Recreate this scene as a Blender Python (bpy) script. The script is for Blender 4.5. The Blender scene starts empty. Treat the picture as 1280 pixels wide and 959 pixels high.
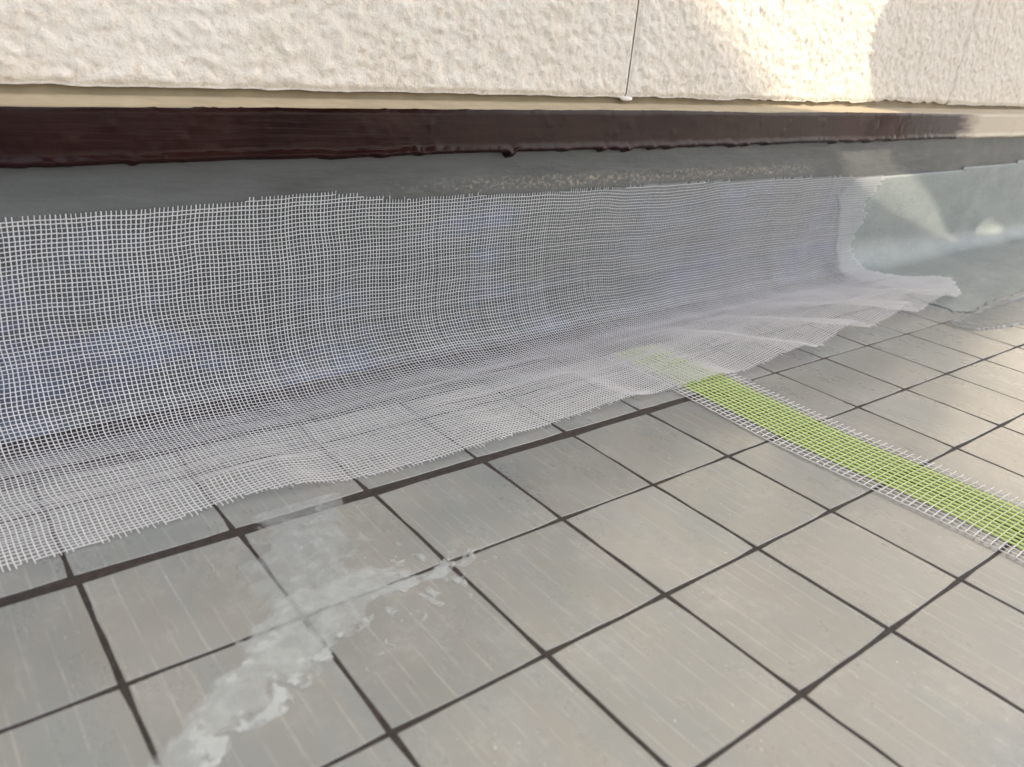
import bpy, math, random
import numpy as np
from mathutils import Matrix, Vector

random.seed(7)
RNG = np.random.default_rng(7)
S = 0.055                      # one floor tile pitch in metres; geometry below is written in tile units
sc = bpy.context.scene
COL = sc.collection

# ------------------------------------------------------------------ camera
YAW, PIT, ROL = -0.702316, 0.408845, 0.095626
CAM = np.array([-0.5563, -4.5069, 3.1774])
FPX = 1004.1
def cam_rot():
    B = np.array([[1, 0, 0], [0, 0, -1], [0, 1, 0]], float)
    cy, sy = math.cos(YAW), math.sin(YAW); cp, sp = math.cos(PIT), math.sin(PIT); cr, sr = math.cos(ROL), math.sin(ROL)
    Rz = np.array([[cy, sy, 0], [-sy, cy, 0], [0, 0, 1]])
    Rx = np.array([[1, 0, 0], [0, cp, -sp], [0, sp, cp]])
    Rr = np.array([[cr, -sr, 0], [sr, cr, 0], [0, 0, 1]])
    return Rr @ Rx @ B @ Rz
R = cam_rot()
cd = bpy.data.cameras.new('camera')
cam = bpy.data.objects.new('camera', cd); COL.objects.link(cam)
M = Matrix.Identity(4)
for i in range(3):
    M[i][0] = R[0][i]; M[i][1] = -R[1][i]; M[i][2] = -R[2][i]; M[i][3] = CAM[i] * S
cam.matrix_world = M
cd.sensor_width = 36.0
cd.lens = 36.0 * FPX / 1280.0
cd.clip_start = 0.01; cd.clip_end = 500
cd.dof.use_dof = True
cd.dof.focus_distance = 7.6 * S
cd.dof.aperture_fstop = 15.0
sc.camera = cam

# ------------------------------------------------------------------ frame of the wall (turned a little against the tile grid)
WSL = 0.02
WA = math.atan(WSL)
WO = np.array([0.0, 2.12, 0.0])
EU = np.array([math.cos(WA), math.sin(WA), 0.0])      # along the wall
EN = np.array([math.sin(WA), -math.cos(WA), 0.0])     # out of the wall, towards the camera
EZ = np.array([0.0, 0.0, 1.0])
def W(u, n, z):
    u, n, z = np.broadcast_arrays(np.asarray(u, float), np.asarray(n, float), np.asarray(z, float))
    z = z * (1 + 0.004 * np.clip(u, -12, 30))         # the deck falls gently towards the far end
    return WO + u[..., None] * EU + n[..., None] * EN + z[..., None] * EZ
def W0(u, n, z):
    return WO + u * EU + n * EN + z * EZ

# ------------------------------------------------------------------ sky and sun
SUNK = np.array([1.0, 1.0, 1.35])                      # towards the sun, in (u, n, z)
sdir = SUNK[0] * EU + SUNK[1] * EN + SUNK[2] * EZ
sdir = sdir / np.linalg.norm(sdir)
world = bpy.data.worlds.new('World'); sc.world = world
world.use_nodes = True
nt = world.node_tree
sky = nt.nodes.new('ShaderNodeTexSky'); sky.sky_type = 'NISHITA'; sky.sun_disc = False
sky.sun_elevation = math.asin(sdir[2]); sky.sun_rotation = math.atan2(sdir[0], sdir[1])
sky.air_density = 1.0; sky.dust_density = 3.0; sky.ozone_density = 1.0
bg = nt.nodes['Background']; bg.inputs['Strength'].default_value = 0.15
hz = nt.nodes.new('ShaderNodeHueSaturation'); hz.inputs['Saturation'].default_value = 0.55    # thin high haze
nt.links.new(sky.outputs[0], hz.inputs['Color']); nt.links.new(hz.outputs[0], bg.inputs[0])
sd = bpy.data.lights.new('sun', 'SUN'); sd.energy = 2.4; sd.angle = math.radians(0.5); sd.color = (1.0, 0.86, 0.67)
sun = bpy.data.objects.new('sun', sd); COL.objects.link(sun)
sun.rotation_euler = Vector(sdir).to_track_quat('Z', 'Y').to_euler()
sun.location = Vector(sdir) * 5
vs = sc.view_settings
vs.view_transform = 'Standard'; vs.look = 'None'; vs.gamma = 1.0; vs.use_curve_mapping = False
vs.exposure = 1.1

# ------------------------------------------------------------------ noise
_T = RNG.random((256, 256))
def vnoise(x, y, seed=0):
    x = np.asarray(x, float) + seed * 17.31; y = np.asarray(y, float) + seed * 9.73
    xi = np.floor(x).astype(int); yi = np.floor(y).astype(int)
    fx = x - xi; fy = y - yi
    fx = fx * fx * fx * (fx * (fx * 6 - 15) + 10); fy = fy * fy * fy * (fy * (fy * 6 - 15) + 10)
    a = _T[xi % 256, yi % 256]; b = _T[(xi + 1) % 256, yi % 256]; c = _T[xi % 256, (yi + 1) % 256]; d = _T[(xi + 1) % 256, (yi + 1) % 256]
    return (a * (1 - fx) + b * fx) * (1 - fy) + (c * (1 - fx) + d * fx) * fy
def fbm(x, y, oct=4, seed=0, gain=0.5):
    v = 0; a = 1; t = 0
    for k in range(oct):
        v = v + a * vnoise(np.asarray(x) * 2 ** k, np.asarray(y) * 2 ** k, seed + k * 3); t += a; a *= gain
    return v / t            # 0..1
def sstep(a, b, x):
    t = np.clip((np.asarray(x, float) - a) / (b - a), 0, 1); return t * t * (3 - 2 * t)

# ------------------------------------------------------------------ mesh helpers
def mesh_np(name, V, F, mat=None, smooth=True):
    """V (N,3) in tile units, F list of quads/tris (array M,4 or M,3)."""
    V = np.asarray(V, float).reshape(-1, 3); F = np.asarray(F, int)
    used = np.unique(F); mp = np.full(len(V), -1); mp[used] = np.arange(len(used))
    V = V[used] * S; F = mp[F]; k = F.shape[1]
    me = bpy.data.meshes.new(name)
    me.vertices.add(len(V)); me.vertices.foreach_set('co', V.ravel())
    me.loops.add(F.size); me.loops.foreach_set('vertex_index', F.ravel())
    me.polygons.add(len(F)); me.polygons.foreach_set('loop_start', np.arange(0, F.size, k)); me.polygons.foreach_set('loop_total', np.full(len(F), k))
    if smooth: me.polygons.foreach_set('use_smooth', np.ones(len(F), bool))
    me.update(calc_edges=True); me.validate()
    if mat: me.materials.append(mat)
    return me, used
def obj(name, me, parent=None):
    o = bpy.data.objects.new(name, me); COL.objects.link(o)
    if parent is not None: o.parent = parent
    return o
def tag(o, label=None, cat=None, group=None, kind=None):
    for k, v in (('label', label), ('category', cat), ('group', group), ('kind', kind)):
        if v: o[k] = v
    return o
def empty(name, loc):
    o = bpy.data.objects.new(name, None); COL.objects.link(o)
    o.empty_display_size = 0.02
    o.location = Vector(loc) * S
    return o
def part(name, me, root, kind=None):
    """child whose mesh is written in world coordinates"""
    o = obj(name, me, root); o.matrix_parent_inverse = Matrix.Translation(root.location).inverted()
    if kind: o['kind'] = kind
    return o
def grid_faces(a, b):
    i, j = np.meshgrid(np.arange(a - 1), np.arange(b - 1), indexing='ij')
    p = (i * b + j).ravel()
    return np.stack([p, p + b, p + b + 1, p + 1], 1)
def tubes(P, side, nrm, mask, w, t):
    """P (A,B,3) polylines along axis 1; side, nrm unit vectors (A,B,3); mask (A,B); elliptical 4-sided strands."""
    A, B, _ = P.shape
    w = np.broadcast_to(w, (A, B))[..., None]; t = np.broadcast_to(t, (A, B))[..., None]
    V = np.stack([P + side * w, P + nrm * t, P - side * w, P - nrm * t], 2).reshape(-1, 3)
    a, b = np.nonzero(mask[:, :-1] & mask[:, 1:])
    base = (a * B + b) * 4; nx = base + 4
    F = np.concatenate([np.stack([base + k, base + (k + 1) % 4, nx + (k + 1) % 4, nx + k], 1) for k in range(4)])
    return V, F

# ------------------------------------------------------------------ material helpers
def new_mat(name):
    m = bpy.data.materials.new(name); m.use_nodes = True
    return m, m.node_tree, m.node_tree.nodes['Principled BSDF']
class N:
    def __init__(s, t): s.t = t
    def n(s, typ, **kw):
        o = s.t.nodes.new(typ)
        for k, v in kw.items(): setattr(o, k, v)
        return o
    def l(s, a, b): s.t.links.new(a, b)
    def pos(s, scale=(1, 1, 1), rot=0.0):
        g = s.n('ShaderNodeNewGeometry'); m = s.n('ShaderNodeMapping')
        m.inputs['Scale'].default_value = tuple(c / S for c in scale); m.inputs['Rotation'].default_value = (0, 0, rot)
        # turn first, then stretch
        if rot:
            m.inputs['Scale'].default_value = (1 / S,) * 3
            m2 = s.n('ShaderNodeMapping'); m2.inputs['Scale'].default_value = scale
            s.l(g.outputs['Position'], m.inputs[0]); s.l(m.outputs[0], m2.inputs[0]); return m2.outputs[0]
        s.l(g.outputs['Position'], m.inputs[0]); return m.outputs[0]
    def noise(s, vec, scale, detail=4, rough=0.55, dist=0.0):
        o = s.n('ShaderNodeTexNoise'); o.inputs['Scale'].default_value = scale; o.inputs['Detail'].default_value = detail
        o.inputs['Roughness'].default_value = rough; o.inputs['Distortion'].default_value = dist
        s.l(vec, o.inputs['Vector']); return o.outputs[0]
    def ramp(s, fac, stops):
        o = s.n('ShaderNodeValToRGB'); e = o.color_ramp.elements
        while len(e) < len(stops): e.new(0.5)
        for k, (p, c) in enumerate(stops):
            e[k].position = p; e[k].color = (c, c, c, 1) if not hasattr(c, '__len__') else (*c, 1)
        s.l(fac, o.inputs[0]); return o.outputs[0]
    def mix(s, fac, a, b, mode='MIX'):
        o = s.n('ShaderNodeMix', data_type='RGBA', blend_type=mode)
        for sock, v in ((o.inputs[0], fac), (o.inputs[6], a), (o.inputs[7], b)):
            if hasattr(v, 'is_output'): s.l(v, sock)
            elif hasattr(v, '__len__'): sock.default_value = (*v, 1)
            else: sock.default_value = v if sock.type == 'VALUE' else (v, v, v, 1)
        return o.outputs[2]
    def math(s, op, a, b=0.0, clamp=False):
        o = s.n('ShaderNodeMath', operation=op); o.use_clamp = clamp
        for sock, v in ((o.inputs[0], a), (o.inputs[1], b)):
            if hasattr(v, 'is_output'): s.l(v, sock)
            else: sock.default_value = v
        return o.outputs[0]
    def bump(s, h, strength, dist, normal=None):
        o = s.n('ShaderNodeBump'); o.inputs['Strength'].default_value = strength; o.inputs['Distance'].default_value = dist * S
        s.l(h, o.inputs['Height'])
        if normal is not None: s.l(normal, o.inputs['Normal'])
        return o.outputs[0]
    def sep(s, v):
        o = s.n('ShaderNodeSeparateXYZ'); s.l(v, o.inputs[0]); return o.outputs

def m_plain(name, col, rough=0.5, spec=0.5, var=0.15, scale=6.0):
    m, t, b = new_mat(name); k = N(t)
    p = k.pos()
    f = k.noise(p, scale, 5)
    c = k.mix(k.ramp(f, [(0.3, 0.0), (0.7, 1.0)]), tuple(x * (1 - var) for x in col), tuple(min(1, x * (1 + var)) for x in col))
    k.l(c, b.inputs['Base Color']); b.inputs['Roughness'].default_value = rough; b.inputs['Specular IOR Level'].default_value = spec
    return m

def m_siding():
    m, t, b = new_mat('siding_render'); k = N(t)
    p = k.pos()
    f1 = k.noise(p, 1.2, 4); f2 = k.noise(p, 14, 6, 0.65)
    c = k.mix(k.ramp(f1, [(0.3, 0.0), (0.7, 1.0)]), (0.80, 0.73, 0.62), (0.84, 0.78, 0.69))
    c = k.mix(k.ramp(f2, [(0.30, 1.0), (0.46, 0.0)]), c, (0.66, 0.56, 0.44))
    k.l(c, b.inputs['Base Color']); b.inputs['Roughness'].default_value = 0.75
    h = k.noise(p, 26, 6, 0.7)
    k.l(k.bump(h, 0.8, 0.025), b.inputs['Normal'])
    return m
def m_brown():
    m, t, b = new_mat('brown_gloss_paint'); k = N(t)
    p = k.pos(); x, y, z = k.sep(p)
    ps = k.pos((0.7, 0.7, 14.0))
    st = k.noise(ps, 2.2, 6, 0.6)
    blot = k.noise(k.pos((0.8, 0.8, 1.2)), 1.6, 3)
    c = k.mix(k.ramp(blot, [(0.35, 0.0), (0.65, 1.0)]), (0.011, 0.0016, 0.0016), (0.020, 0.006, 0.005))
    # the brown coat stops part-way along: brushed edge to the bare cream metal
    edge = k.math('ADD', x, k.math('MULTIPLY', k.noise(k.pos((1.0, 1.0, 9.0)), 1.5, 5, 0.7), 1.8))
    fac = k.ramp(k.math('MULTIPLY', k.math('SUBTRACT', edge, 15.9), 0.45), [(0.0, 0.0), (0.10, 0.25), (0.42, 1.0)])
    c = k.mix(fac, c, (0.52, 0.44, 0.33))
    k.l(c, b.inputs['Base Color'])
    b.inputs['Specular IOR Level'].default_value = 0.16
    r = k.ramp(k.noise(k.pos((0.5, 0.5, 0.9)), 1.6, 4), [(0.42, 0.04), (0.58, 0.24)])
    k.l(r, b.inputs['Roughness'])
    n1 = k.bump(st, 0.25, 0.008)
    n2 = k.bump(k.noise(p, 9, 3, 0.5), 0.2, 0.01, n1)
    k.l(n2, b.inputs['Normal'])
    return m
def m_upstand():
    m, t, b = new_mat('grey_primer'); k = N(t)
    p = k.pos(); x, y, z = k.sep(p)
    ps = k.pos((0.35, 0.35, 1.4))
    f = k.noise(ps, 2.0, 6, 0.6)
    c = k.mix(k.ramp(f, [(0.3, 0.0), (0.7, 1.0)]), (0.062, 0.066, 0.064), (0.105, 0.110, 0.106))
    # bluish blotches lower down
    bl = k.ramp(k.noise(k.pos((0.5, 0.5, 1.1)), 1.5, 4, 0.6), [(0.47, 0.0), (0.62, 1.0)])
    low = k.ramp(k.math('MULTIPLY', z, 0.5), [(0.72, 1.0), (0.80, 0.0)])
    c = k.mix(k.math('MULTIPLY', k.math('MULTIPLY', bl, low), 0.75), c, (0.12, 0.155, 0.25))
    # scuffed beige band where old sealant was scraped off
    band = k.math('MULTIPLY', k.ramp(k.math('MULTIPLY', z, 0.4), [(0.655, 0.0), (0.685, 1.0), (0.70, 1.0), (0.735, 0.0)]),
                  k.ramp(k.math('MULTIPLY', x, 0.05), [(0.15, 0.0), (0.24, 1.0), (0.52, 1.0), (0.56, 0.0)]))
    sp = k.ramp(k.noise(k.pos((2.0, 2.0, 3.0)), 9, 6, 0.8), [(0.50, 0.0), (0.64, 0.8)])
    c = k.mix(k.math('MULTIPLY', band, sp), c, (0.42, 0.36, 0.27))
    k.l(c, b.inputs['Base Color'])
    k.l(k.ramp(f, [(0.3, 0.42), (0.7, 0.6)]), b.inputs['Roughness'])
    n1 = k.bump(k.noise(ps, 5, 6, 0.6), 0.5, 0.03)
    k.l(n1, b.inputs['Normal'])
    return m
def m_tile():
    m, t, b = new_mat('stone_grey_tile'); k = N(t)
    info = k.n('ShaderNodeObjectInfo')
    p = k.pos(); x, y, z = k.sep(p)
    big = k.noise(p, 0.8, 3)
    c = k.mix(k.ramp(big, [(0.35, 0.0), (0.65, 1.0)]), (0.208, 0.226, 0.218), (0.262, 0.263, 0.244))
    stripe = k.noise(k.pos((5.0, 0.35, 1)), 1.0, 2)
    c = k.mix(k.ramp(stripe, [(0.38, 0.0), (0.62, 1.0)]), c, k.mix(1.0, c, (1.03, 0.99, 0.955), 'MULTIPLY'))
    rnd = k.math('ADD', k.math('MULTIPLY', info.outputs['Random'], 0.17), 0.91)
    c = k.mix(1.0, c, rnd, 'MULTIPLY')
    # thin pale drag lines, broken into dashes
    wv = k.n('ShaderNodeTexWave', wave_type='BANDS', bands_direction='X', wave_profile='SIN')
    wv.inputs['Scale'].default_value = 2.35; wv.inputs['Distortion'].default_value = 0.6; wv.inputs['Detail'].default_value = 1.0; wv.inputs['Detail Scale'].default_value = 0.6
    k.l(p, wv.inputs['Vector'])
    line = k.ramp(wv.outputs[1], [(0.955, 0.0), (0.995, 1.0)])
    dash = k.ramp(k.noise(k.pos((2.6, 0.9, 1)), 2.3, 4, 0.7), [(0.42, 0.0), (0.62, 1.0)])
    ld = k.math('MULTIPLY', line, dash)
    c = k.mix(k.math('MULTIPLY', ld, 0.20), c, (0.60, 0.58, 0.52))
    fine = k.ramp(k.noise(k.pos((30, 3.5, 1)), 1.0, 3, 0.6), [(0.60, 0.0), (0.72, 1.0)])  # short pale dashes stand for glints, painted into the tile colour
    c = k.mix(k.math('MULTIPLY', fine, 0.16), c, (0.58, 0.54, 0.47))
    # dusty bluish smudges
    sm = k.math('MULTIPLY', k.ramp(k.noise(p, 2.3, 3), [(0.60, 0.0), (0.72, 1.0)]), k.ramp(k.noise(p, 15, 4, 0.7), [(0.5, 0.0), (0.7, 1.0)]))
    c = k.mix(k.math('MULTIPLY', sm, 0.6), c, (0.15, 0.17, 0.20))
    # chalky scuffs and dark pin-pricks
    sc_ = k.math('MULTIPLY', k.ramp(k.noise(p, 1.7, 6, 0.7), [(0.50, 0.0), (0.62, 1.0)]), k.ramp(k.noise(p, 9, 5, 0.75), [(0.42, 0.0), (0.66, 1.0)]))
    c = k.mix(k.math('MULTIPLY', sc_, 0.28), c, (0.46, 0.46, 0.43))
    dk = k.ramp(k.noise(p, 34, 2, 0.5), [(0.735, 0.0), (0.77, 1.0)])
    c = k.mix(k.math('MULTIPLY', dk, 0.45), c, (0.10, 0.10, 0.11))
    # glints painted as scattered pale specks
    glint = k.math('MULTIPLY', k.ramp(k.noise(k.pos((1.0, 0.7, 1)), 42, 2, 0.5), [(0.70, 0.0), (0.76, 1.0)]), k.ramp(k.noise(p, 0.9, 3), [(0.50, 0.0), (0.60, 1.0)]))
    c = k.mix(k.math('MULTIPLY', glint, 0.7), c, (0.75, 0.74, 0.68))
    k.l(c, b.inputs['Base Color'])
    rr = k.ramp(k.noise(k.pos((1.6, 0.9, 1)), 1.6, 5, 0.65), [(0.3, 0.22), (0.7, 0.40)])
    k.l(rr, b.inputs['Roughness'])
    b.inputs['Specular IOR Level'].default_value = 0.5
    b.inputs['Coat Weight'].default_value = 0.8; b.inputs['Coat Roughness'].default_value = 0.16
    h = k.math('ADD', k.math('MULTIPLY', k.noise(k.pos((26, 5.0, 1)), 1.2, 3, 0.6), 1.0), k.math('MULTIPLY', ld, 0.5))
    h2 = k.noise(p, 3.0, 4, 0.55)
    k.l(k.bump(h2, 0.2, 0.02, k.bump(h, 0.12, 0.008)), b.inputs['Normal'])
    return m
def m_grout():
    m, t, b = new_mat('brown_grout'); k = N(t)
    p = k.pos(); f = k.noise(p, 18, 5, 0.65)
    c = k.mix(k.ramp(f, [(0.35, 0.0), (0.7, 1.0)]), (0.018, 0.013, 0.011), (0.046, 0.034, 0.028))
    k.l(c, b.inputs['Base Color']); b.inputs['Roughness'].default_value = 0.7
    k.l(k.bump(f, 0.5, 0.02), b.inputs['Normal'])
    return m
def m_mortar():
    m, t, b = new_mat('mortar_bed'); k = N(t)
    p = k.pos(); f = k.noise(k.pos((0.4, 1.2, 1)), 2.5, 6, 0.6)
    c = k.mix(k.ramp(f, [(0.3, 0.0), (0.7, 1.0)]), (0.25, 0.255, 0.27), (0.34, 0.345, 0.35))
    k.l(c, b.inputs['Base Color']); b.inputs['Roughness'].default_value = 0.5
    k.l(k.bump(k.noise(p, 8, 5, 0.6), 0.4, 0.02), b.inputs['Normal'])
    return m
def m_fibre(name, col, transl=0.25):
    m, t, b = new_mat(name); k = N(t)
    b.inputs['Base Color'].default_value = (*col, 1); b.inputs['Roughness'].default_value = 0.45
    tr = k.n('ShaderNodeBsdfTranslucent'); tr.inputs[0].default_value = (*col, 1)
    mx = k.n('ShaderNodeMixShader'); mx.inputs[0].default_value = transl
    out = t.nodes['Material Output']
    k.l(b.outputs[0], mx.inputs[1]); k.l(tr.outputs[0], mx.inputs[2]); k.l(mx.outputs[0], out.inputs[0])
    return m
def m_soaked():
    m, t, b = new_mat('resin_soaked_cloth'); k = N(t)
    p = k.pos(); x, y, z = k.sep(p)
    f = k.noise(k.pos((0.6, 0.8, 1.3)), 1.6, 5, 0.6)
    c = k.mix(k.ramp(f, [(0.3, 0.0), (0.7, 1.0)]), (0.18, 0.212, 0.208), (0.27, 0.295, 0.282))
    weave = k.noise(k.pos((9, 9, 30)), 1.3, 4, 0.7)
    c = k.mix(k.math('MULTIPLY', k.ramp(weave, [(0.45, 0.0), (0.7, 1.0)]), 0.30), c, (0.38, 0.40, 0.385))
    k.l(c, b.inputs['Base Color'])
    b.inputs['Roughness'].default_value = 0.55
    k.l(k.bump(weave, 0.4, 0.02), b.inputs['Normal'])
    return m
def m_resin(name, col, lo, hi, rough=0.12):
    """milky film whose cover grows with its thickness (attribute 'thick')"""
    m, t, b = new_mat(name); k = N(t)
    at = k.n('ShaderNodeAttribute', attribute_name='thick')
    p = k.pos()
    f = k.noise(p, 7, 5, 0.65)
    b.inputs['Base Color'].default_value = (*col, 1); b.inputs['Roughness'].default_value = rough
    fac = k.math('MULTIPLY', at.outputs['Fac'], k.math('ADD', k.math('MULTIPLY', f, 0.9), 0.55))
    cov = k.ramp(fac, [(0.0, lo), (0.10, lo + 0.22), (1.0, hi)])
    k.l(cov, b.inputs['Alpha'])
    k.l(k.bump(k.noise(p, 5, 4, 0.6, 0.6), 0.4, 0.03), b.inputs['Normal'])
    return m

MT = dict(siding=m_siding(), brown=m_brown(), upstand=m_upstand(), tile=m_tile(), grout=m_grout(), mortar=m_mortar(),
          cream=m_plain('cream_metal', (0.36, 0.29, 0.185), 0.45, 0.4, 0.1, 4), sealant=m_plain('white_sealant', (0.78, 0.74, 0.68), 0.6, 0.3, 0.05),
          fibre=m_fibre('white_glass_fibre', (0.93, 0.92, 0.92), 0.45), green=m_fibre('green_fibre', (0.66, 0.80, 0.28)),
          palegreen=m_fibre('tinted_tape_fibre', (0.75, 0.85, 0.47)), tapewhite=m_fibre('white_tape_fibre', (0.84, 0.82, 0.80)),
          soaked=m_soaked(), smear=m_resin('milky_adhesive', (0.56, 0.59, 0.57), 0.0, 0.95), clear=m_resin('clear_resin', (0.30, 0.32, 0.32), 0.25, 0.8, 0.06),
          deck=m_plain('pale_deck', (0.33, 0.32, 0.30), 0.5, 0.4, 0.1), blocker=m_plain('grey_blocker', (0.35, 0.36, 0.38), 0.6, 0.3, 0.1))  # last entry: grey of the unseen sheets added to block the sun

# ================================================================== SETTING
def sheet(name, x0, x1, y0, y1, z, mat):
    me, _ = mesh_np(name, [[x0, y0, z], [x1, y0, z], [x1, y1, z], [x0, y1, z]], [[0, 1, 2, 3]], mat, False)
    return me
ground = obj('ground', sheet('ground', -3000, 3000, -3000, 3000, -0.6, MT['deck'])); tag(ground, kind='structure')
ZG = -0.0055
def floor_sheet():
    x = np.array([-5.0, 19.0]); y = np.array([-7.2, 4.2])
    V = [[-5, -7.2, ZG], [19, -7.2, ZG], [19, 4.2, ZG], [-5, 4.2, ZG]]
    return mesh_np('floor', V, [[0, 1, 2, 3]], MT['grout'], False)[0]
floor = obj('floor', floor_sheet()); tag(floor, kind='structure')
rest = obj('pavement', sheet('pavement', -90, 90, -90, 4.0, -0.08, MT['deck'])); tag(rest, kind='structure')

# column and row lines measured from the photograph (tile units)
cols = {k: float(k) for k in range(-4, 20)}
cols.update({0: 0.03, 4: 3.97, 5: 4.925, 6: 5.99, 7: 7.05, 8: 8.03})
def tile_mesh(w, d, wob=0.0):
    b, h, o = 0.004, 0.10, []
    nx = 5
    ring = []
    for (ax, ay, bx, by) in ((0, 0, 1, 0), (1, 0, 1, 1), (1, 1, 0, 1), (0, 1, 0, 0)):
        for q in range(nx):
            f = q / nx
            ring.append([ax + (bx - ax) * f, ay + (by - ay) * f])
    ring = np.array(ring); n = len(ring)
    out = (ring - 0.5) * [w, d]
    jit = (RNG.random((n, 2)) - 0.5) * 0.009
    out = out + jit
    top = out * (1 - 2 * b / np.array([w, d]))
    # round the corners a little
    for q in range(0, n, nx):
        out[q] *= 0.988; top[q] *= 0.982
    V = np.concatenate([np.c_[out, np.full(n, -h)], np.c_[out, np.full(n, -b * 0.6)], np.c_[top, np.zeros(n)], [[0, 0, 0.0]]])
    F = []
    for q in range(n):
        r = (q + 1) % n
        F += [[q, r, n + r, n + q], [n + q, n + r, 2 * n + r, 2 * n + q], [2 * n + q, 2 * n + r, 3 * n, 3 * n]]
    me = bpy.data.meshes.new('tile')
    me.from_pydata((V * S).tolist(), [], [f if f[2] != f[3] else f[:3] for f in F]); me.update()
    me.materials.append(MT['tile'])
    return me
tile_full = [tile_mesh(1.0, 1.0) for _ in range(4)]
J = 0.028
def add_tile(x0, x1, y0, y1):
    o = obj('tile', random.choice(tile_full), floor)
    o.location = ((x0 + x1) / 2 * S, (y0 + y1) / 2 * S, random.uniform(-0.0015, 0.001) * S)
    o.scale = (x1 - x0, y1 - y0, 1)
    o.rotation_euler = (random.gauss(0, 0.0008), random.gauss(0, 0.0008), random.gauss(0, 0.002))
for c in range(-4, 18):
    xa, xb = cols[c] + J / 2, cols[c + 1] - J / 2
    wide = 0.05 if c < 6 else J / 2
    for r in range(0, 6):
        y1 = -r - (wide if r == 0 else J / 2); y0 = -(r + 1) + J / 2
        add_tile(xa, xb, y0 - 0.01, y1 - 0.01)
    add_tile(xa - 0.02, xb - 0.02, wide - 0.015, 0.83)
    add_tile(xa - 0.02, xb - 0.02, 0.87, 1.22)

# ================================================================== WALL
# ---- siding panels
wall = empty('exterior_wall', W(6.3, -0.2, 2.58)); tag(wall, 'cream stucco siding wall above the dark brown flashing', 'wall')
NS_ = -0.20
def siding_panel(u0, u1, fine, zoff=0.0, rough_bottom=0.012):
    nu = int((u1 - u0) / (0.024 if fine else 0.3)) + 1
    u = np.linspace(u0, u1, nu)
    zb = 2.545 + zoff + (fbm(u * 4, u * 0 + 3, 4, 5) - 0.5) * rough_bottom * 2.5
    if fine and zoff > 0:       # broken lower edge near the next joint
        zb = zb + sstep(11.9, 12.5, u) * (0.018 + 0.05 * np.clip(fbm(u * 9, u * 0, 3, 77) - 0.35, 0, 1))
    if fine:
        zz = np.concatenate([np.linspace(0, 2.6, 105), [3.2, 45]])
    else:
        zz = np.array([0, 1, 2, 5, 45.0])
    U = np.repeat(u[:, None], len(zz), 1); Z = zb[:, None] + zz[None, :]
    # trowelled stucco: soft lumps plus slanted strokes
    a = fbm(U * 7.0 + Z * 2.5, Z * 11 - U * 2.5, 5, 11, 0.62)
    st = fbm(U * 4.5 + Z * 9.0, Z * 5.0 - U * 9.5, 3, 23, 0.5)
    pit = np.clip(0.40 - fbm(U * 6, Z * 8, 3, 31), 0, 1)
    D = (a - 0.5) * 0.046 + np.abs(st - 0.5) * 0.052 - pit * 0.03
    edge = sstep(0, 0.06, zz)[None, :] * (1 - sstep(2.4, 2.6, zz))[None, :]
    side = sstep(0, 0.05, U - u0) * sstep(0, 0.05, u1 - U)
    Nn = NS_ + D * edge * side - 0.025 * (1 - sstep(0, 0.05, zz))[None, :] - 0.02 * (1 - side)
    P = W(U, Nn, Z)
    V = P.reshape(-1, 3); F = grid_faces(nu, len(zz))[:, ::-1]
    # bottom return and side returns
    m0 = len(V); back = W(u, np.full(nu, -0.55), zb)
    V = np.concatenate([V, back]); i = np.arange(nu - 1)
    F2 = np.stack([m0 + i, m0 + i + 1, (i + 1) * len(zz), i * len(zz)], 1)
    m1 = len(V); k = len(zz)
    L = W(np.full(k, u0), np.full(k, -0.55), Z[0]); Rr = W(np.full(k, u1), np.full(k, -0.55), Z[-1])
    V = np.concatenate([V, L, Rr]); j = np.arange(k - 1)
    F3 = np.stack([m1 + j, j, j + 1, m1 + j + 1], 1)
    last = (nu - 1) * k
    F4 = np.stack([last + j, m1 + k + j, m1 + k + j + 1, last + j + 1], 1)
    me, _ = mesh_np('siding_panel', V, np.concatenate([F, F2, F3, F4]), MT['siding'])
    return part('siding_panel', me, wall)
JW = 0.018
JTS = (-35.4, -27, -18.6, -10.2, -1.75, 6.67, 15.1, 23.5, 32, 40.5, 49, 57.5)
for q, (a, b_) in enumerate(zip(JTS[:-1], JTS[1:])):
    fine = q in (4, 5, 6); zo, rb = (0.008, 0.024) if q == 5 else (0.0, 0.010)
    siding_panel(a + JW / 2, b_ - JW / 2, fine, zo, rb)
# sealant in the panel joints
def box_w(u0, u1, n0, n1, z0, z1):
    V = W(np.array([u0, u1, u1, u0, u0, u1, u1, u0]), np.array([n0, n0, n1, n1, n0, n0, n1, n1]), np.array([z0] * 4 + [z1] * 4))
    return V, np.array([[0, 1, 2, 3], [7, 6, 5, 4], [0, 4, 5, 1], [1, 5, 6, 2], [2, 6, 7, 3], [3, 7, 4, 0]])
for uj in (-1.75, 6.67, 15.1, 23.5):
    V, F = box_w(uj - JW * 0.49, uj + JW * 0.49, -0.5, -0.232, 2.60, 45)
    part('joint_sealant', mesh_np('joint_sealant', V, F, MT['sealant'], False)[0], wall)
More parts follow.
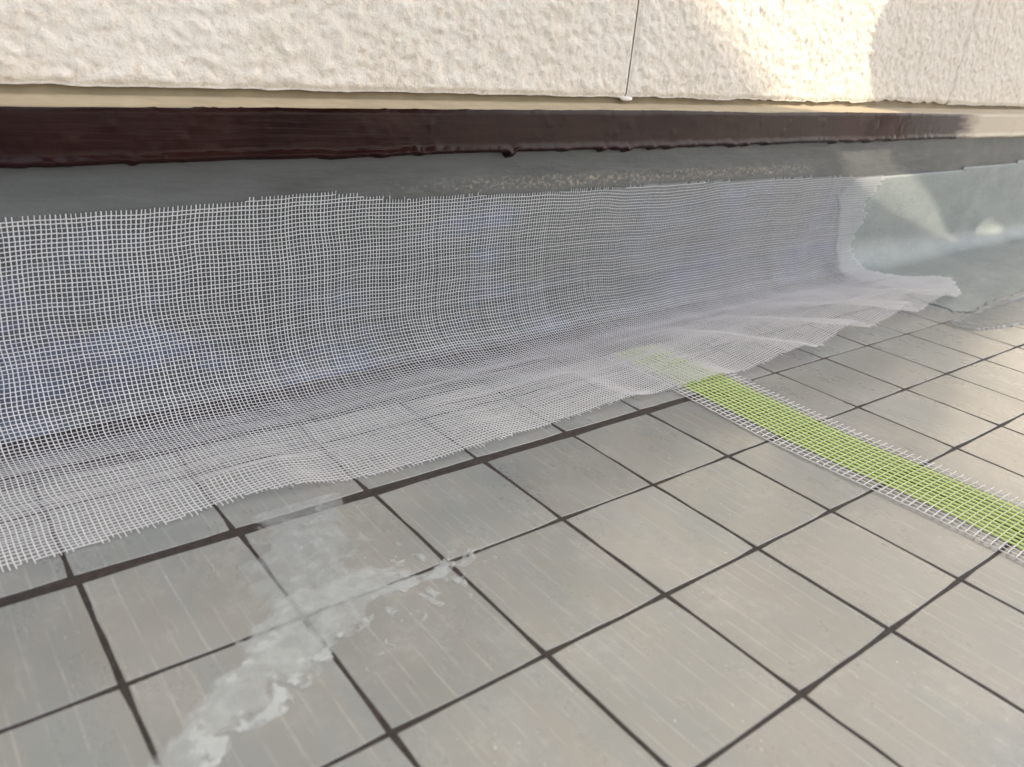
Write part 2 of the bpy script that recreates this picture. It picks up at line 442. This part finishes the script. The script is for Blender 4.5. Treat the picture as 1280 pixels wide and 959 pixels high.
# blob of sealant that has run out under the joint
def blob(uc, nc, zc, ru, rn, rz, seed, mat, name):
    th = np.linspace(0, math.pi, 9); ph = np.linspace(0, 2 * math.pi, 13)[:-1]
    T, Pp = np.meshgrid(th, ph, indexing='ij')
    r = 0.75 + 0.5 * fbm(T * 1.5, np.sin(Pp) * 1.5 + 3, 3, seed)
    V = W(uc + ru * r * np.sin(T) * np.cos(Pp), nc + rn * r * np.sin(T) * np.sin(Pp), zc + rz * r * np.cos(T)).reshape(-1, 3)
    F = []
    for i in range(8):
        for j in range(12):
            F.append([i * 12 + j, i * 12 + (j + 1) % 12, (i + 1) * 12 + (j + 1) % 12, (i + 1) * 12 + j])
    return mesh_np(name, V, F, mat)[0]
part('sealant_blob', blob(6.67, -0.21, 2.535, 0.10, 0.05, 0.026, 3, MT['sealant'], 'sealant_blob'), wall)

# ---- flashing
flash = empty('wall_flashing', W(6.3, 0.1, 2.0)); tag(flash, 'cream metal wall flashing with dark brown gloss paint on its front face', 'flashing')
NF = 0.10
ZT, ZB = 2.445, 2.015
def extrude_profile(name, prof, u, mat):
    k = len(prof); n = np.array([p[0] for p in prof]); z = np.array([p[1] for p in prof])
    P = W(np.repeat(u[:, None], k, 1), np.repeat(n[None], len(u), 0), np.repeat(z[None], len(u), 0)).reshape(-1, 3)
    return mesh_np(name, P, grid_faces(len(u), k)[:, ::-1], mat, False)[0]
part('ledge', extrude_profile('ledge', [(NF - 0.012, ZT - 0.03), (NF - 0.008, ZT + 0.004), (NF - 0.02, ZT + 0.012), (-0.27, ZT + 0.035), (-0.28, 2.80)], np.linspace(-33, 54, 30), MT['cream']), flash)
def brown_face():
    u = np.arange(-8, 34, 0.03)
    zt = np.linspace(0, 1, 15)
    bot = ZB - (fbm(u * 2.2, u * 0, 4, 41) - 0.35) * 0.018 - 0.03 * np.clip(fbm(u * 5, u * 0 + 7, 2, 47) - 0.62, 0, 1) * 4
    for uu, rz in ((4.75, .06), (6.1, .03), (6.5, .035), (6.95, .025), (8.8, .02), (11.0, .03), (1.1, .022), (-0.2, .02)):
        bot = bot - rz * np.exp(-((u - uu) / (0.02 + rz * 0.3)) ** 2)
    top = ZT + (fbm(u * 3, u * 0, 3, 43) - 0.5) * 0.014
    U = np.repeat(u[:, None], 15, 1); Z = top[:, None] + (bot - top)[:, None] * zt[None]
    lump = np.clip(fbm(U * 9, Z * 9, 3, 51) - 0.66, 0, 1) * 0.08
    bead = np.exp(-((zt[None] - 0.90) / 0.045) ** 2) * (0.008 + 0.035 * fbm(U * 14, Z * 0, 4, 53, 0.7))
    Nn = NF + (fbm(U * 0.5, Z * 1.2, 2, 57) - 0.5) * 0.020 + lump * 0.4 + bead
    Nn = np.where(zt[None] > 0.95, np.where(zt[None] > 0.99, 0.0, Nn - 0.01), Nn)
    Nn = Nn - 0.012 * (zt[None] < 0.01)
    P = W(U, Nn, Z).reshape(-1, 3)
    return mesh_np('painted_face', P, grid_faces(len(u), 15), MT['brown'])[0]
pf = part('painted_face', brown_face(), flash)
# ---- grey upstand with a mortar fillet at its foot
ups = empty('wall_upstand', W(6.3, 0, 0)); tag(ups, 'grey primed upstand below the brown flashing, covered by white mesh', 'upstand')
def upstand_face():
    u = np.concatenate([np.arange(-12, -2, 0.5), np.arange(-2, 22, 0.05), np.arange(22, 54, 2.0)])
    r = 0.16
    pr = [(0.0, z) for z in np.linspace(2.2, r, 40)]
    pr += [(r - r * math.cos(a), r - 0.012 - r * math.sin(a)) for a in np.linspace(0.15, math.pi / 2, 7)]
    pr += [(0.3, -0.013)]
    n = np.array([p[0] for p in pr]); z = np.array([p[1] for p in pr])
    U = np.repeat(u[:, None], len(pr), 1); Z = np.repeat(z[None], len(u), 0)
    Nn = n[None] + (fbm(U * 0.9, Z * 3.0, 4, 61) - 0.5) * 0.036
    P = W(U, Nn, Z).reshape(-1, 3)
    return mesh_np('upstand_face', P, grid_faces(len(u), len(pr)), MT['upstand'])[0]
part('upstand_face', upstand_face(), ups)
def fillet():
    x = np.linspace(-5, 19, 60); V = []
    for q in x:
        yw = WO[1] + WSL * q - 0.24
        for f in np.linspace(0, 1, 8):
            V.append([q, 1.245 + (yw - 1.245) * f, -0.012 + 0.006 * float(fbm(q * 2, f * 3, 3, 71))])
    return mesh_np('mortar_strip', V, grid_faces(60, 8), MT['mortar'])[0]
part('mortar_strip', fillet(), ups)

# ================================================================== REINFORCING MESH CLOTH
PM = 0.035
ZREF = 1.82; RC = 0.55; GAP = 0.035; ZF = 0.022
L1 = ZREF - ZF - RC; L2 = L1 + RC * math.pi / 2
def n_front(u):      # how far the cloth reaches out over the tiles
    return np.interp(u, [-4, -0.3, 0.1, 1.14, 1.6, 2.2, 3.07, 4.04, 5.0, 5.6, 6.6, 7.7, 8.6, 9.9, 10.8, 11.6, 12.4, 13.2, 30],
                     [1.80, 1.83, 1.84, 1.83, 1.92, 2.01, 2.08, 2.02, 2.05, 2.06, 2.14, 2.20, 2.12, 2.12, 2.04, 2.0, 1.9, 1.75, 1.75])
def z_top(u):
    return np.interp(u, [-4, 0.18, 0.75, 1.78, 2.49, 2.85, 3.38, 5.55, 7.62, 10.37, 12.27, 14.5, 18.9, 30], [1.64, 1.65, 1.665, 1.68, 1.72, 1.70, 1.62, 1.585, 1.58, 1.545, 1.48, 1.485, 1.57, 1.57])
RIDGES = [(1.55, 0.45, 0.06, 0.10), (3.3, 0.5, 0.03, 0.2), (4.9, 0.45, 0.05, 0.2), (6.2, 0.5, 0.05, 0.3), (7.6, 0.55, 0.14, 0.55), (8.95, 0.6, 0.21, 0.75), (10.4, 0.65, 0.25, 0.85), (12.1, 0.8, 0.20, 0.8)]
def cloth(u, s, extra=0.0, wr=1.0):
    """u along the wall, s arc length from the reference height down the wall and out over the floor"""
    rc = np.interp(u, [10, 13, 16, 19, 30], [RC, 0.50, 0.36, 0.30, 0.30])
    l1 = ZREF - ZF - rc
    th = np.clip((s - l1) / rc, 0, math.pi / 2)
    lin = np.clip(s - l1 - rc * math.pi / 2, 0, None)
    n = GAP + extra + rc * (1 - np.cos(th)) + lin
    z = np.where(s < l1, ZREF - s, ZF + extra + rc * (1 - np.sin(th)))
    nn, nz = np.cos(th), np.sin(th)                  # surface normal in (n, z)
    # wrinkles
    h = (fbm(u * 0.9 + 5, s * 1.6, 3, 81) - 0.45) * 0.05 * (0.5 + 0.5 * sstep(0.2, 1.0, s)) * wr
    h = h + np.clip(fbm(u * 0.5, s * 4.0, 2, 83) - 0.45, 0, 1) * 0.06 * sstep(L1, L2 + 0.2, s) * wr
    amp = sstep(0.55, 2.1, n)
    for (u0, w, a, sh) in RIDGES:
        c = u0 - sh * (2.2 - n)
        d = (u - c) / w
        h = h + wr * a * np.exp(-np.where(d > 0, (d * 2.2) ** 2, (d * 0.75) ** 2)) * amp      # steep on the far side
    h = np.clip(h, -0.012 if wr else -1, None)
    return n + nn * h, z + nz * h
def cloth_grid(us, ss, seed, extra=0.0):
    U0, S0 = np.meshgrid(us, ss, indexing='ij')
    U = U0 + (fbm(U0 * 0.35, S0 * 0.8, 3, seed) - 0.5) * 0.16 + (RNG.random(U0.shape) - 0.5) * 0.004
    Sx = S0 + (fbm(U0 * 0.45, S0 * 0.3, 3, seed + 5) - 0.5) * 0.14 + (RNG.random(U0.shape) - 0.5) * 0.004
    U = U + (fbm(U0 * 2.2, S0 * 2.2, 2, seed + 9) - 0.5) * 0.03 + (RNG.random((len(us), 1)) - 0.5) * 0.005
    Sx = Sx + (fbm(U0 * 2.2, S0 * 2.2, 2, seed + 13) - 0.5) * 0.03 + (RNG.random((1, len(ss))) - 0.5) * 0.005
    n, z = cloth(U, Sx, extra)
    P = W(U, n, z)
    du = np.gradient(P, axis=0); ds = np.gradient(P, axis=1)
    du /= np.linalg.norm(du, axis=2, keepdims=True); ds /= np.linalg.norm(ds, axis=2, keepdims=True)
    nr = np.cross(ds, du); nr /= np.linalg.norm(nr, axis=2, keepdims=True)
    return U, Sx, n, z, P, du, ds, nr
us = np.arange(-3.0, 14.6, PM); ss = np.arange(0.0, 4.4, PM)
U, Sx, Nn, Zz, P, du, ds, nr = cloth_grid(us, ss, 91)
s_end = L2 + n_front(U) - GAP - RC
# loose right-hand end: it swings out along the floor and back on the wall
u_end = np.interp(Sx, [0.0, 0.35, 0.7, 1.1, 1.5, 1.9, 2.3, 2.8, 3.3, 3.9, 4.4], [13.2, 13.0, 12.6, 12.35, 12.40, 12.6, 12.95, 13.7, 12.9, 12.2, 11.9]) + (fbm(Sx * 2.2, Sx * 0 + 4, 3, 141) - 0.5) * 0.5 + (RNG.random((1, len(ss))) - 0.5) * 0.10
core = (Sx > ZREF - z_top(U)) & (Sx < s_end) & (U < u_end)
fr = (RNG.random(len(us)) * 0.9 + 0.5)[:, None] * PM
m_warp = (Sx > ZREF - z_top(U) - fr * 0.8) & (Sx < s_end + fr) & (U < u_end)
fw = (RNG.random(len(ss)) * 1.2 + 0.3)[None, :] * PM
m_weft = core | ((Sx > ZREF - z_top(U)) & (Sx < s_end) & (U < u_end + fw))
cl = empty('reinforcing_mesh', W(5, 1.2, 0)); tag(cl, 'dry white glass fibre mesh draped from the grey upstand over the tiles', 'mesh cloth')
SW, STK = 0.0038, 0.0042
V, F = tubes(P + nr * 0.0018, du, nr, m_warp, SW * 1.05 * (0.75 + 0.5 * RNG.random((len(us), 1))), STK)
part('lengthwise_strands', mesh_np('lengthwise_strands', V, F, MT['fibre'])[0], cl, 'stuff')
Pt = np.swapaxes(P - nr * 0.0012, 0, 1)
V, F = tubes(Pt, np.swapaxes(ds, 0, 1), np.swapaxes(nr, 0, 1), m_weft.T, SW * 0.95 * (0.75 + 0.5 * RNG.random((len(ss), 1))), STK)
part('crosswise_strands', mesh_np('crosswise_strands', V, F, MT['fibre'])[0], cl, 'stuff')

# ---- resin-soaked stretch of cloth further along
sk = empty('soaked_mesh', W(14, 1.0, 0)); tag(sk, 'grey mesh already soaked in resin beyond the loose end of the white mesh', 'mesh cloth')
def soaked():
    us2 = np.arange(11.0, 26, 0.05); s2 = np.arange(0.0, 4.6, 0.05)
    A, B = np.meshgrid(us2, s2, indexing='ij')
    n, z = cloth(A, B, -0.015, 0.0)
    n = n + (fbm(A * 1.2, B * 2, 3, 95) - 0.5) * 0.02 * (B < L1); z = z + (fbm(A * 1.2, B * 2, 3, 95) - 0.5) * 0.03 * (B > L1) * sstep(L1, L2, B)
    end = L2 - GAP - RC + np.interp(A, [10.6, 11.4, 11.8, 12.1, 12.7, 13.8, 16, 26], [1.9, 2.05, 2.3, 2.46, 2.36, 2.44, 2.5, 2.6]) + (fbm(A * 3, B * 0, 3, 99) - 0.5) * 0.1
    msk = (B > ZREF - z_top(A) - 0.012 * fbm(A * 6, B * 0, 2, 5)) & (B < end) & (A > 11.8 + 0.3 * (fbm(A * 0, B * 2.0, 3, 9) - 0.5) * 2.5)
    Pp = W(A, n, z).reshape(-1, 3); F = grid_faces(len(us2), len(s2))
    mk = msk.ravel(); F = F[mk[F].all(1)]
    return mesh_np('soaked_cloth', Pp, F, MT['soaked'])[0]
so = part('soaked_cloth', soaked(), sk)
md = so.modifiers.new('thickness', 'SOLIDIFY'); md.thickness = 0.008 * S; md.offset = 0

# ================================================================== GREEN STRIPED MESH TAPE
tp = empty('joint_mesh_tape', (6.0, -1.5, 0)); tag(tp, 'white mesh tape with a green stripe laid across the tiles', 'mesh tape')
PT = 0.0625; NWARP = 15
def tape():
    ys = np.arange(1.18, -6.2, -PT)
    wv = np.arange(-1, NWARP + 1) * PT - PT * 0.4
    Wv, Y = np.meshgrid(wv, ys, indexing='ij')
    X = 5.555 + Wv * 1.02 + 0.035 * np.sin(Y * 1.9 + 0.6) + (RNG.random(Wv.shape) - 0.5) * 0.006 + 0.02 * (fbm(Y * 0.8, Wv * 0 + 2, 2, 15) - 0.5)
    # crosswise strands bow a little along the tape
    Yv = Y + 0.018 * np.sin(Wv * 3.1 + 0.4) + (RNG.random(Wv.shape) - 0.5) * 0.006
    Z = 0.010 + 0.010 * fbm(X * 2, Y * 1.5, 2, 17) + 0.02 * sstep(5.9, 6.5, X) * fbm(Y * 1.3, Y * 0, 2, 19)
    P = np.stack([X, Yv, Z], 2)
    dx = np.gradient(P, axis=0); dx /= np.linalg.norm(dx, axis=2, keepdims=True)
    dy = np.gradient(P, axis=1); dy /= np.linalg.norm(dy, axis=2, keepdims=True)
    nr = np.cross(dx, -dy); nr /= np.linalg.norm(nr, axis=2, keepdims=True)
    idx = np.arange(-1, NWARP + 1)
    full = np.ones(Wv.shape, bool)
    white = np.isin(idx, [0, 1, 2, 13, 14]); green = (idx >= 3) & (idx <= 12)
    for nm, sel, w, mat in (('white_strands', white, 0.0085, MT['tapewhite']), ('green_strands', green, 0.0205, MT['green'])):
        V, F = tubes(P[sel], dx[sel], nr[sel], full[sel], w, 0.0045)
        o = part(nm, mesh_np(nm, V, F, mat)[0], tp, 'stuff')
    ends = np.repeat((idx >= 0)[:, None], len(ys), 1) & np.repeat((idx <= NWARP)[:, None], len(ys), 1)
    # crosswise strands: white at both rims, tinted where they cross the stripe
    PP, sd_, nn_ = (np.swapaxes(q, 0, 1) for q in (P + nr * 0.006, dy, nr))
    mid = np.repeat(((idx >= 3) & (idx <= 13))[None], len(ys), 0); lo = np.repeat((idx <= 3)[None], len(ys), 0); hi = np.repeat((idx >= 13)[None], len(ys), 0)
    Va, Fa = tubes(PP, sd_, nn_, ends.T & lo, 0.0058, 0.0035); Vb, Fb = tubes(PP, sd_, nn_, ends.T & hi, 0.0058, 0.0035)
    part('crosswise_strands', mesh_np('crosswise_strands', np.concatenate([Va, Vb]), np.concatenate([Fa, Fb + len(Va)]), MT['tapewhite'])[0], tp, 'stuff')
    V, F = tubes(PP, sd_, nn_, ends.T & mid, 0.0052, 0.0035)
    part('tinted_strands', mesh_np('tinted_strands', V, F, MT['palegreen'])[0], tp, 'stuff')
tape()

# ================================================================== RESIN ON THE TILES
def film(name, x0, x1, y0, y1, step, hfun, mat, zmax, z0):
    x = np.arange(x0, x1, step); y = np.arange(y0, y1, step)
    X, Y = np.meshgrid(x, y, indexing='ij')
    H = hfun(X, Y)
    Pp = np.stack([X, Y, z0 + np.clip(H, 0, 1) * zmax - (H <= 0) * 0.004], 2).reshape(-1, 3)
    F = grid_faces(len(x), len(y)); ok = (H.ravel()[F] > 0).sum(1) >= 2; F = F[ok]
    me, used = mesh_np(name, Pp, F, mat)
    a = me.attributes.new('thick', 'FLOAT', 'POINT')
    a.data.foreach_set('value', np.clip(H.ravel()[used], 0, 1).astype(np.float32))
    return me
def seg_dist(X, Y, pts):
    """distance to a polyline whose vertices carry a half-width; >0 inside"""
    best = np.full(X.shape, -9.0)
    for (xa, ya, wa), (xb, yb, wb) in zip(pts[:-1], pts[1:]):
        dx, dy = xb - xa, yb - ya; t = np.clip(((X - xa) * dx + (Y - ya) * dy) / (dx * dx + dy * dy), 0, 1)
        d = np.hypot(X - xa - t * dx, Y - ya - t * dy); w = wa + (wb - wa) * t
        best = np.maximum(best, (w - d) / np.maximum(w, 0.05))
    return best
def smear_h(X, Y):
    wx = (fbm(X * 3, Y * 3, 3, 131) - 0.5) * 0.16; wy = (fbm(X * 3, Y * 3, 3, 137) - 0.5) * 0.16
    X = X + wx; Y = Y + wy
    nz = fbm(X * 5.5, Y * 5.5, 5, 101, 0.66); fine = fbm(X * 10 + Y * 5, Y * 10 - X * 5, 4, 107, 0.6)
    main = seg_dist(X, Y, [(-0.15, -1.95, 0.15), (0.25, -1.50, 0.14), (0.62, -1.30, 0.17), (0.95, -1.12, 0.30), (1.15, -1.0, 0.34), (1.38, -0.95, 0.25)])
    core = np.clip((main + (nz - 0.52) * 1.5) * 1.5, -1, 0.40 + 0.5 * (fine - 0.5))
    upper = seg_dist(X, Y, [(1.2, -0.9, 0.30), (1.25, -0.5, 0.34), (1.38, -0.1, 0.36), (1.5, 0.02, 0.28)])
    up = np.clip(upper * 1.2 + (nz - 0.50) * 1.6, -1, 0.20 + 0.6 * (fine - 0.45))
    tail = seg_dist(X, Y, [(1.35, -1.05, 0.28), (1.75, -1.08, 0.20), (2.1, -1.06, 0.12)])
    tl = np.clip(tail * 0.8 + (fine - 0.58) * 4.0, -1, 0.45)
    rid = seg_dist(X, Y, [(-0.1, -2.05, 0.06), (0.32, -1.60, 0.06), (0.6, -1.50, 0.07), (0.95, -1.33, 0.06), (1.2, -1.24, 0.05)])
    rd = np.clip((rid + (fine - 0.56) * 4.5) * 1.0, -1, 0.68)
    rid2 = seg_dist(X, Y, [(0.0, -1.75, 0.05), (0.3, -1.40, 0.05), (0.65, -1.15, 0.06), (0.95, -0.95, 0.05)])
    rd2 = np.clip((rid2 + (fine - 0.62) * 5.0) * 0.9, -1, 0.65)
    return np.maximum.reduce([core, up, tl, rd, rd2])
sm = obj('adhesive_smear', film('adhesive_smear', -0.5, 2.4, -2.3, 0.12, 0.009, smear_h, MT['smear'], 0.008, 0.004))
tag(sm, 'wet milky adhesive smeared over grey tiles and their joints', 'spill')
def pud_h(X, Y):
    nz = fbm(X * 2.2, Y * 4.0, 4, 121, 0.55)
    d = seg_dist(X, Y, [(11.25, -0.22, 0.20), (12.0, -0.30, 0.30), (13.2, -0.25, 0.42), (15, -0.3, 0.5), (19, -0.4, 0.6)])
    h = d + (nz - 0.5) * 0.5
    return np.where(h > 0, np.clip(0.35 + 0.4 * np.exp(-(h / 0.16) ** 2), 0, 1), -1)
pu = obj('resin_puddle', film('resin_puddle', 10.7, 18.5, -1.2, 0.5, 0.025, pud_h, MT['clear'], 0.025, 0.004))
tag(pu, 'glossy wet resin puddle spreading from the soaked grey mesh', 'spill')

# ================================================================== ADDED SUN BLOCKERS, UNSEEN, CUT TO SHAPE THE SUN PATCH (behind the camera)
def back(u, z, n_plane, n=0.0):
    t = n_plane - n; return (u + SUNK[0] * t, z + SUNK[2] * t)
def blocker(name, label, n_pl, outline, hole=()):
    import bmesh
    bm = bmesh.new()
    vs_ = [bm.verts.new((W0(u, n_pl, z) * S).tolist()) for u, z in outline]
    es = [bm.edges.new((vs_[i], vs_[(i + 1) % len(vs_)])) for i in range(len(vs_))]
    for hl in hole:
        hv = [bm.verts.new((W0(u, n_pl, z) * S).tolist()) for u, z in hl]
        es += [bm.edges.new((hv[i], hv[(i + 1) % len(hv)])) for i in range(len(hv))]
    bmesh.ops.triangle_fill(bm, use_beauty=True, edges=es)
    me = bpy.data.meshes.new(name); bm.to_mesh(me); bm.free(); me.materials.append(MT['blocker'])
    o = obj(name, me); tag(o, label, 'tarpaulin', 'unseen sheets added to shape the sun patch')
    m = o.modifiers.new('thickness', 'SOLIDIFY'); m.thickness = 0.004
    return o
# far blocker: slanting edge whose shadow runs down the stucco
NA = 20.0
ea = [back(u, z, NA, NS_) for u, z in ((5.0, 5.15), (7.56, 3.73), (9.6, 2.62))]
eb = [back(u, z, NA, 0.03) for u, z in ((11.0, 1.75), (12.6, 1.14))] + [back(14.8, 0.5, NA, 0.03), back(16.5, -0.1, NA, 0.1)]
blocker('sun_blocker', 'unseen grey sheet with a slanting edge, added high behind the camera to cast shadow', NA, ea + eb + [(eb[-1][0] + 1, 17.0), (22.0, 15.0), (17.0, 4.5), (2.5, 4.5), (8.0, 14.0), (14.0, 26.0), (15.0, ea[0][1] + 3), (ea[0][0] - 5, ea[0][1] + 3)])
# lower blocker close by: crisp shadow edge over the upstand
NC = 7.6
ec = [back(u, z, NC, 0.03) for u, z in ((10.6, 2.25), (11.46, 1.95), (11.75, 1.68), (13.04, 1.14), (15.23, 0.5), (17.0, -0.04))] + [back(19.0, -0.5, NC, 0.3)]
blocker('sun_blocker', 'small unseen grey sheet with a stepped edge, added low to cast shadow', NC, ec + [(ec[-1][0], ec[-1][1] - 1.5), (ec[0][0] - 1, ec[0][1] - 3.5), (ec[0][0] - 1, ec[0][1] - 0.2)])
# near blocker: rounded edge and holes cut to outline the lit spots
NB = 7.0
e1 = [back(u, z, NB, NS_) for u, z in ((13.0, 5.6), (12.4, 4.5), (12.07, 4.14), (11.86, 3.85), (11.83, 3.6), (11.94, 3.24), (12.12, 2.95), (12.34, 2.70))]
e2 = [back(u, z, NB, 0.06) for u, z in ((13.15, 1.87), (14.2, 1.5), (14.95, 1.19), (15.5, 0.85), (15.9, 0.58), (16.6, 0.15), (17.2, -0.2))]
hl = [[back(u, z, NB, 0.05) for u, z in ((17.45, 0.15), (17.65, 0.45), (18.0, 0.52), (18.45, 0.44), (19.3, 0.16), (18.5, 0.02))],
      [back(u, z, NB, 0.05) for u, z in ((19.5, 0.15), (19.9, 0.36), (20.4, 0.42), (21.0, 0.2), (20.4, 0.02))]]
blocker('sun_blocker', 'unseen grey sheet with a rounded edge and two holes, added to outline the sun patch', NB, e1 + e2 + [(24.6, 0.5), (27.3, 0.5), (27.3, 16.5), (e1[0][0] + 1, 16.5)], hl)
